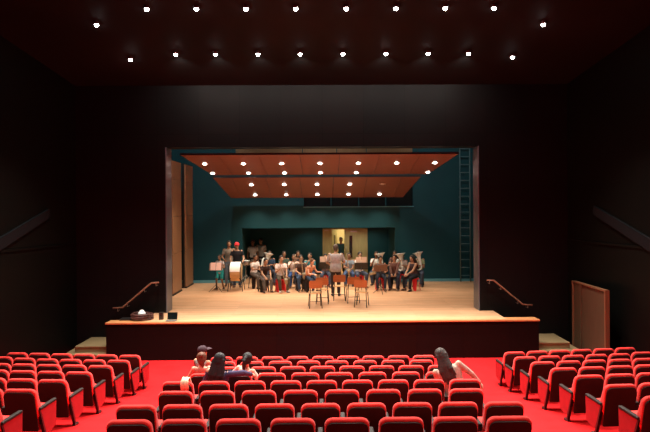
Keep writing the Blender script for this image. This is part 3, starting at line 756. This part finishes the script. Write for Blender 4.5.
def face(x, y, tx=.42, ty=13.5): return math.atan2(-(tx - x), ty - y)
HOLD = {-1: (-.06, .30, .80), 1: (.09, .27, .95)}
LOW = {-1: (-.06, .36, .64), 1: (.08, .34, .74)}
LAP = {-1: (-.07, .40, .60), 1: (.07, .40, .60)}
BR1, BR2, BR3, BR4 = (.34, .17, .095), (.27, .13, .07), (.42, .23, .14), (.20, .095, .05)
SIT = [ # key, feet x, feet y, rz offset, kwargs
 ('a', -2.34, 20.75, .5, dict(label='seated player in white shirt at the left edge of the band', shirt=(.66, .58, .54), pants=(.10, .08, .07), sk=BR2, hands=LOW, h=1.6)),
 ('b', -1.98, 19.76, .15, dict(label='seated player in dark shirt leaning forward, leftmost of the front row', shirt=(.045, .028, .024), pants=(.12, .105, .095), sk=BR3, lean=22, hands={-1: (-.10, .42, .56), 1: (.10, .42, .56)}, h=1.55)),
 ('c', -2.04, 21.55, 0, dict(label='seated player in navy shirt, head above the left front row', shirt=(.035, .065, .11), sk=BR2, hands=HOLD, h=1.72)),
 ('d', -1.41, 19.75, .1, dict(label='seated player in white t-shirt holding a slanted instrument, front left', shirt=(.74, .62, .58), pants=(.09, .07, .05), sk=BR3, hands={-1: (-.10, .40, .62), 1: (.10, .33, .86)}, h=1.66, shoe=M_SOLE)),
 ('f', -1.50, 21.75, 0, dict(label='player in dark green shirt behind the white t-shirt player', shirt=(.055, .085, .065), sk=BR2, hands=HOLD, h=1.66)),
 ('g', -1.11, 20.7, -.15, dict(label='seated player in pale shirt and blue jeans, second row left', shirt=(.64, .52, .46), pants=(.035, .075, .20), sk=BR1, hands=HOLD, h=1.58)),
 ('h', -.97, 21.8, 0, dict(label='player in dark top at the back, behind the blue jeans player', shirt=(.06, .05, .05), sk=BR2, hands=HOLD, h=1.66)),
 ('i', -.74, 19.95, .1, dict(label='seated player in brown patterned shirt and jeans, middle of the front row', shirt=(.075, .045, .035), pants=(.045, .075, .13), sk=BR3, hands={-1: (-.10, .42, .66), 1: (.14, .40, .68)}, h=1.64)),
 ('j', -.52, 20.95, -.1, dict(label='player in teal shirt behind the orange chairs', shirt=(.04, .20, .24), sk=BR3, hands=HOLD, h=1.64, hyaw=15)),
 ('k', -.28, 19.75, .75, dict(label='player in orange top leaning with bare arms left of the conductor', shirt=(.62, .24, .12), pants=(.04, .06, .10), sk=(.62, .33, .22), lean=24, hands={-1: (-.22, .42, .72), 1: (.12, .45, .66)}, h=1.52, hairc=(.10, .045, .02), sleeve=.3)),
 ('l', .08, 20.9, 0, dict(label='player behind the white music sheets left of the conductor', shirt=(.20, .11, .09), sk=BR1, hands=HOLD, h=1.56)),
 ('n', .96, 21.1, 0, dict(label='player in grey blue shirt and dark vest just right of the conductor', shirt=(.22, .26, .30), pants=(.06, .10, .20), sk=BR2, hands=LOW, h=1.60)),
 ('o', 1.44, 20.75, .35, dict(label='player in white shirt with both hands raised to the mouth, behind white sheets', shirt=(.70, .64, .60), sk=BR3, hands={-1: (-.05, .24, 1.02), 1: (.05, .24, 1.06)}, h=1.74)),
 ('p', 2.0, 21.4, 0, dict(label='player in white shirt at the back, above the brown music stand', shirt=(.66, .64, .60), sk=BR2, hands=HOLD, h=1.66)),
 ('q', 2.08, 20.0, .25, dict(label='dark haired player with a long instrument across the lap, behind brown stand', shirt=(.05, .045, .05), pants=(.03, .035, .05), sk=BR1, hands={-1: (-.16, .36, .70), 1: (.20, .34, .78)}, h=1.56, lean=14)),
 ('s', 2.52, 20.0, .1, dict(label='seated player in brown plaid shirt with hands clasped, right front row', shirt=(.12, .055, .042), pants=(.022, .022, .035), sk=BR1, sleeve=1, hands=LAP, h=1.62)),
 ('t', 2.74, 21.75, 0, dict(label='player with long dark hair behind the plaid shirt player', shirt=(.06, .04, .045), sk=BR2, hair='long', hands=HOLD, h=1.62)),
 ('u', 2.98, 21.0, .2, dict(label='player in pale top hidden behind a silver horn, right side', shirt=(.46, .38, .34), sk=BR1, hands=HOLD, h=1.52)),
 ('v', 3.0, 19.95, .62, dict(label='woman in dark tank top seated in profile, rightmost of the front row', shirt=(.05, .032, .035), sleeve=0, pants=(.020, .020, .026), sk=BR3, hair='long', hands={-1: (-.06, .42, .62), 1: (.06, .42, .62)}, h=1.62, lean=12)),
 ('w', 3.56, 21.0, .1, dict(label='player in yellowish green top at the right end of the back row', shirt=(.26, .30, .16), sk=BR2, hands=HOLD, h=1.74)),
]
info = {}
for key, fx, fy, dz, kw in SIT:
    rz = face(fx, fy) + dz if key != 'v' else PI - .9
    d = V((-math.sin(rz), math.cos(rz), 0))
    p = V((fx, fy, ST)) - d * .40
    red = key in 'dlouqv'
    st_ = put('stool' if red else 'dark_stool', make_stool if red else make_dark_stool, p, rz, 'red plastic stool under the %s' % kw['label'].replace(' leaning forward,', ',')[:60].rsplit(' ', 1)[0], 'stool', 'stools of the band')
    o, J = person(loc=p, rz=rz, **kw)
    st_['label'] = ('red plastic' if red else 'dark') + ' stool under the ' + ' '.join(kw['label'].replace(',', '').split()[:11])
    info[key] = (o, J, rz, p)
def world(key, v):
    o, J, rz, p = info[key]; return p + Matrix.Rotation(rz, 3, 'Z') @ V(v)
# standing people on the stage
person('conductor in pale grey shirt standing with back to the seats', (.42, 18.98, ST), .05, 'stand', 1.76, lean=2, hands={-1: (-.22, .28, 1.08), 1: (.22, .28, 1.10)}, shirt=(.40, .375, .375), girth=1.22, pants=(.035, .028, .03), sk=(.40, .24, .15), hair='short', hairc=(.11, .085, .065), sleeve=.8)
person('boy in white vest and teal shorts standing at the pink score', (-3.84, 20.62, ST), PI - .35, 'stand', 1.30, lean=3, hands={-1: (-.14, .22, .82), 1: (.14, .22, .82)}, shirt=(.42, .40, .42), pants=(.03, .36, .38), shorts=True, sk=BR2, sleeve=.5, feet={-1: (-.11, -.05, .08), 1: (.11, .08, .08)})
person('tall man in olive grey shirt and jeans standing at the left', (-3.66, 21.5, ST), PI + .2, 'stand', 1.77, hands={-1: (-.20, .25, 1.05), 1: (.18, .26, 1.05)}, shirt=(.22, .19, .15), pants=(.13, .16, .20), sk=BR1)
person('man in red cap and black shirt standing behind the bass drum', (-3.28, 21.08, ST), PI + .1, 'stand', 1.74, hands={-1: (-.22, .32, 1.0), 1: (.2, .32, 1.0)}, shirt=(.016, .016, .02), pants=(.06, .085, .14), sk=BR3, capc=(.62, .05, .06))
person('dim figure in pale shirt in the dark recess, the left one', (-3.02, 23.7, ST), PI, 'stand', 1.68, shirt=(.46, .44, .42), pants=(.02, .02, .02), sk=BR4, group='figures in the dark recess')
person('dim figure in grey shirt in the dark recess, the right one', (-2.66, 23.8, ST), PI - .3, 'stand', 1.74, shirt=(.30, .30, .29), pants=(.02, .02, .02), sk=BR4, hands={-1: (-.2, .1, .85), 1: (.3, .22, 1.15)}, group='figures in the dark recess')
person('person in dark teal shirt standing in the open doorway', (.80, 25.5, ST), PI - .2, 'stand', 1.66, shirt=(.02, .06, .085), pants=(.02, .02, .03), sk=BR4)
# instruments
for key, off, tilt, lb in (('c', (.20, .20, .62), -.25, 'silver horn held by the navy shirt player at left'), ('p', (-.28, .22, .60), .2, 'silver horn bell shining beside the white shirt player'),
                           ('u', (-.02, .24, .62), .15, 'silver horn in front of the pale top player at right'), ('w', (-.14, .24, .66), .25, 'silver horn held at the right end of the back row')):
    h_ = put('horn', make_horn, world(key, off), info[key][2], lb, 'brass horn', 'silver horns of the band'); h_.rotation_euler = (.1, tilt, info[key][2])
for key, off, e, lb in (('d', (-.06, .36, .36), (.25, .35, 0), 'gold wind instrument slanting from the white t-shirt player'), ('i', (-.02, .36, .52), (.2, .15, 0), 'wind instrument in the hands of the brown shirt player'), ('g', (.02, .32, .52), (.2, -.1, 0), 'wind instrument held by the blue jeans player'), ('n', (0, .32, .52), (.25, .1, 0), 'wind instrument held by the grey blue shirt player')):
    h_ = put('wind', make_wind, world(key, off), info[key][2], lb, 'wind instrument', 'wind instruments of the band'); h_.rotation_euler = (-e[0], e[1], info[key][2])
h_ = put('wind', make_wind, world('q', (.40, .32, .62)), info['q'][2], 'wind instrument lying slantwise behind the brown music stand', 'wind instrument', 'wind instruments of the band'); h_.rotation_euler = (0, -1.15, info['q'][2])
# music stands: their sheets face the players
def stand(x, y, rz, desk, kind, lb, sheet=None, shm=None, up=.19):
    put(kind, make_stand(desk), (x, y, ST), rz, lb, 'music stand', 'music stands of the band')
    if sheet:
        o = make_sheet(); o.data.materials[0] = shm or M_PAPER
        R = Matrix.Rotation(rz, 3, 'Z'); q = R @ V((0, .013 - .36 * up, 0))
        o.location = (x + q.x, y + q.y, ST + .92 + up); o.rotation_euler = (math.radians(20), 0, rz)
        tag(o, sheet, 'sheet music', 'music sheets on the stands')
stand(.06, 20.35, 0, M_BLACK, 'stand', 'black music stand with white sheets left of the conductor', 'white sheets on the stand left of the conductor')
stand(1.36, 20.05, 0, M_BLACK, 'stand', 'black music stand with white sheets right of the conductor', 'white sheets on the stand right of the conductor')
stand(2.0, 19.42, 0.15, M_DESK, 'stand_b', 'brown backed music stand facing the dark haired player')
stand(-3.90, 20.15, PI, M_DESK, 'stand_b', 'music stand with pink score in front of the boy', 'long pink score on the stand in front of the boy', M_PINK, .0)
# bass drum on its stand
root = empty('bass_drum', (-3.2, 20.35, ST)); tag(root, 'bass drum with white and tan shell on a stand at the left', 'drum')
bm = B(); lathe(bm, [(.34, -.18), (.345, -.17), (.345, .17), (.34, .18)], 28); bmesh.ops.rotate(bm, cent=(0, 0, 0), matrix=Matrix.Rotation(PI / 2, 3, 'Y'), verts=bm.verts[:]); bmesh.ops.translate(bm, vec=(0, 0, .70), verts=bm.verts[:]); obj('shell', bm, M_TAN, root, True)
bm = B(); rs = []
for a in [math.radians(x) for x in range(5, 176, 10)]:
    rs.append([V((x, r * -math.cos(a), .70 + r * math.sin(a))) for x, r in ((-.186, .348), (.186, .348), (.186, .356), (-.186, .356))])
rings(bm, rs); obj('white_cover', bm, M_PAPER, root)
for sx in (-1, 1):
    bm = B(); lathe(bm, [(.35, 0), (.358, 0), (.358, .03), (.35, .03), (.35, 0)], 28, cap=False); bmesh.ops.rotate(bm, cent=(0, 0, 0), matrix=Matrix.Rotation(PI / 2, 3, 'Y'), verts=bm.verts[:]); bmesh.ops.translate(bm, vec=(sx * .2 - .015, 0, .70), verts=bm.verts[:]); obj('hoop', bm, M_BLACK, root, True)
for sx in (-1, 1):
    for sy in (-1, 1):
        bm = B(); tube(bm, [(sx * .16, sy * .28, .5), (sx * .24, sy * .20, .3), (sx * .27, sy * .26, .01)], .014, 8); obj('leg', bm, M_BLACK, root, True)
root = empty('snare_drum', (-3.1, 22.1, ST)); tag(root, 'small silver snare drum on a thin stand in the shadow', 'drum')
bm = B(); lathe(bm, [(.17, .78), (.178, .79), (.178, .93), (.17, .94)], 22); obj('shell', bm, M_STEEL, root, True)
bm = B(); lathe(bm, [(.165, .941), (.01, .943)], 22); obj('drumhead', bm, M_WHITE, root)
bm = B(); cone(bm, (0, 0, .25), (0, 0, .77), .014, .014, 8); obj('pole', bm, M_STEEL, root, True)
for k in range(3):
    a = k * 2 * PI / 3 + .5
    bm = B(); tube(bm, [(0, 0, .4), (.26 * math.cos(a), .26 * math.sin(a), .01)], .011, 6); obj('leg', bm, M_STEEL, root, True)
    bm = B(); tube(bm, [(0, 0, .70), (.19 * math.cos(a), .19 * math.sin(a), .775), (.19 * math.cos(a), .19 * math.sin(a), .80)], .009, 6); obj('cradle_arm', bm, M_STEEL, root, True)

# ------------------------------------------------------------------ things on the stage front
root = empty('cable_coil', (-4.97, 15.25, ST)); tag(root, 'round heap of coiled dark cable with a white top, on the stage front', 'cable coil')
bm = B()
P = []
for i in range(9 * 14):
    a = i * 2 * PI / 14; t = i / (9 * 14); rr = .25 - .045 * math.sin(t * 37) + .02 * math.sin(a * 2.3)
    P.append((rr * math.cos(a), rr * .9 * math.sin(a), .025 + .135 * t + .012 * math.sin(a * 1.7)))
tube(bm, P, .021, 6); obj('cable', bm, M_DARKRED, root, True)
bm = B()
P = [( (.14 + .05 * math.sin(i * .9)) * math.cos(i * 2 * PI / 12), (.14 + .05 * math.sin(i * .9)) * math.sin(i * 2 * PI / 12), .03 + .12 * i / 60) for i in range(60)]
tube(bm, P, .018, 6); obj('inner_cable', bm, M_BLACK, root, True)
bm = B(); lathe(bm, [(.10, .14), (.105, .17), (.085, .20), (.06, .215), (.055, .25), (.03, .262), (.005, .264)], 16); obj('white_reel', bm, M_WHITE, root, True)
bm = B(); box(bm, (-5.38, 15.22, ST + .022), (.30, .26, .04), .006); tag(obj('flat_case', bm, M_BLACK), 'flat black case lying left of the cable coil on the stage front', 'case')
root = empty('small_speaker', (-4.43, 15.22, ST)); tag(root, 'small upright black loudspeaker box on the stage front', 'loudspeaker')
bm = B(); box(bm, (0, 0, .10), (.11, .10, .20), .006); obj('cabinet', bm, M_BLACK, root)
bm = B(); lathe(bm, [(.038, 0), (.036, .004), (.012, -.003)], 16); bmesh.ops.rotate(bm, cent=(0, 0, 0), matrix=Matrix.Rotation(PI / 2, 3, 'X'), verts=bm.verts[:]); bmesh.ops.translate(bm, vec=(0, -.051, .08), verts=bm.verts[:]); obj('cone', bm, M_GLASSDARK, root, True)
root = empty('laptop', (-4.10, 15.1, ST)); tag(root, 'open laptop with black screen on the stage front edge', 'laptop')
bm = B(); box(bm, (0, -.10, .009), (.27, .20, .016), .004); obj('base', bm, mat('laptop_grey', (.12, .13, .12), .5), root)
bm = B(); box(bm, (0, 0, 0), (.27, .012, .19), .004, Matrix.Rotation(math.radians(-14), 3, 'X')); bmesh.ops.translate(bm, vec=(0, .03, .115), verts=bm.verts[:]); obj('screen', bm, M_GLASSDARK, root)

# ------------------------------------------------------------------ people among the seats
def at_seat(row, idx):            # world position of the seat centre of a centre-block seat
    n = 9 if row % 2 == 0 else 8; pt = .55 if n == 9 else .5697
    y = D1 - DR * row - (.08 if row == 6 else 0)
    return V(((idx - (n - 1) / 2) * pt, y, fl(y)))
SEATZ = .53
FT = {-1: (-.12, .42, .05), 1: (.12, .42, .05)}
p = at_seat(2, 0) + V((-.07, .02, -.07))
person('person in dark cap and grey shirt seated in the third row, head turned', p, -.45, 'sit', 1.50, lean=-4, hyaw=25, sk=(.42, .22, .13), shirt=(.30, .27, .25), pants=(.05, .05, .07), hands={-1: (-.12, .30, .70), 1: (.12, .30, .70)}, feet=FT, capc=(.055, .032, .04), vox=.012, pelz=SEATZ)
p = at_seat(3, 0) + V((-.10, .02, -.05))
person('girl with reddish tied hair and bare shoulders beside the cap wearer', p, .1, 'sit', 1.36, lean=-4, hs=1.35, sk=(.66, .38, .26), shirt=(.50, .12, .09), sleeve=0, pants=(.06, .06, .09), hair='bun', hairc=(.13, .045, .022), hands={-1: (-.20, .25, .72), 1: (.16, .28, .70)}, feet=FT, vox=.012, pelz=SEATZ)
p = at_seat(4, 1) + V((.0, .03, -.04))
person('woman with long black hair and navy top stretching one arm sideways', p, -.2, 'sit', 1.50, lean=-4, side=5, hs=1.35, girth=1.12, sk=(.45, .26, .17), shirt=(.060, .052, .11), sleeve=1, pants=(.03, .03, .05), hair='long', hairc=(.012, .010, .012), hands={-1: (-.18, .24, .74), 1: (.52, .16, .86)}, elbow={-1: (-.5, -.6, -.6), 1: (.6, -.5, .3)}, feet=FT, vox=.012, pelz=SEATZ)
def striped(name, c1, c2, sc):
    m = mat(name, c1, .9); nt = m.node_tree; tc = nt.nodes.new('ShaderNodeTexCoord'); w = nt.nodes.new('ShaderNodeTexWave'); w.bands_direction = 'Z'; w.inputs['Scale'].default_value = sc; w.inputs['Distortion'].default_value = 1.5
    r = nt.nodes.new('ShaderNodeValToRGB'); r.color_ramp.elements[0].color = (*c1, 1); r.color_ramp.elements[1].color = (*c2, 1)
    nt.links.new(tc.outputs['Object'], w.inputs['Vector']); nt.links.new(w.outputs['Fac'], r.inputs['Fac']); nt.links.new(r.outputs['Color'], nt.nodes['Principled BSDF'].inputs['Base Color'])
    return m
p = at_seat(3, 1) + V((.04, .04, -.10))
person('girl with black ponytail and cream striped top leaning aside', p, -.35, 'sit', 1.42, lean=2, side=8, hs=1.4, sk=(.62, .38, .26), shirt=(.7, .55, .45), stripe=striped('cream_stripes', (.72, .58, .47), (.50, .34, .27), 14), pants=(.05, .05, .08), hair='pony', hairc=(.012, .010, .010), hands={-1: (-.22, .24, .84), 1: (.22, .26, .74)}, feet=FT, vox=.012, pelz=SEATZ, sleeve=.8)
p = at_seat(4, 8) + V((-.03, .06, -.03))
person('woman with dark falling hair and beige top leaning sideways at the right aisle', p, -.25, 'sit', 1.60, lean=4, side=-24, hpitch=10, hyaw=-20, hs=1.28, girth=1.28, sk=(.55, .34, .24), shirt=(.46, .35, .28), sleeve=1, pants=(.10, .08, .08), hair='long', hairc=(.035, .022, .018), hands={-1: (-.18, .35, .70), 1: (.36, .18, .64)}, elbow={-1: (-.5, -.6, -.6), 1: (1, -.1, -.1)}, feet=FT, vox=.012, pelz=SEATZ)
# cream cloth over a seat back
p = at_seat(4, 0)
def drape(x, t):                  # x across, t along the cloth over the top edge of the back
    top = V(bk(0, .668, .04)); 
    if t < 0: q = V(bk(0, .665 + t * 1.0, -.034 + .01 * math.sin(x * 60)))
    else: q = V(bk(0, .665 - t, .10 + .008 * math.sin(x * 50)))
    return q
bm = B()
rows_ = []
for j, (h_, t_) in enumerate(((.53, -.040), (.57, -.042), (.61, -.042), (.655, -.034), (.675, 0.0), (.680, .045), (.672, .09), (.62, .105), (.55, .108), (.48, .108))):
    rows_.append([p + V(bk(.12 + .115 * (i / 9 - .5) * (1 + .12 * math.sin(j)), h_ + .004 * math.sin(i * 2.1 + j), t_ + .005 * math.sin(i * 1.9 + j * .7))) for i in range(10)])
vv = [[bm.verts.new(q) for q in r] for r in rows_]
for a, b in zip(vv, vv[1:]):
    for i in range(9): bm.faces.new((a[i], a[i + 1], b[i + 1], b[i]))
o = obj('draped_cloth', bm, M_CREAM, None, True); sd = o.modifiers.new('thick', 'SOLIDIFY'); sd.thickness = .012; sd.offset = 0
tag(o, 'cream cloth draped over a red seat back at the left aisle', 'cloth')

# ------------------------------------------------------------------ camera and view
cam = bpy.data.cameras.new('camera'); co = bpy.data.objects.new('camera', cam); COL.objects.link(co)
cam.sensor_width = 36; cam.sensor_fit = 'HORIZONTAL'; cam.lens = 555 / 650 * 36
cam.shift_x = -(330.1 - 325) / 650; cam.shift_y = -(216 - 206.6) / 650
cam.clip_end = 200
M = Matrix.Rotation(-.009, 4, 'Z') @ Matrix.Rotation(PI / 2, 4, 'X') @ Matrix.Rotation(-.0059, 4, 'Z')
M.translation = V((.068, 0, 4.08)); co.matrix_world = M
SC.camera = co
w = bpy.data.worlds.new('world'); SC.world = w; w.use_nodes = True
w.node_tree.nodes['Background'].inputs['Color'].default_value = (.004, .004, .004, 1)
w.node_tree.nodes['Background'].inputs['Strength'].default_value = 1
SC.view_settings.view_transform = 'Standard'; SC.view_settings.look = 'None'
SC.view_settings.exposure = 0.0; SC.view_settings.gamma = 1
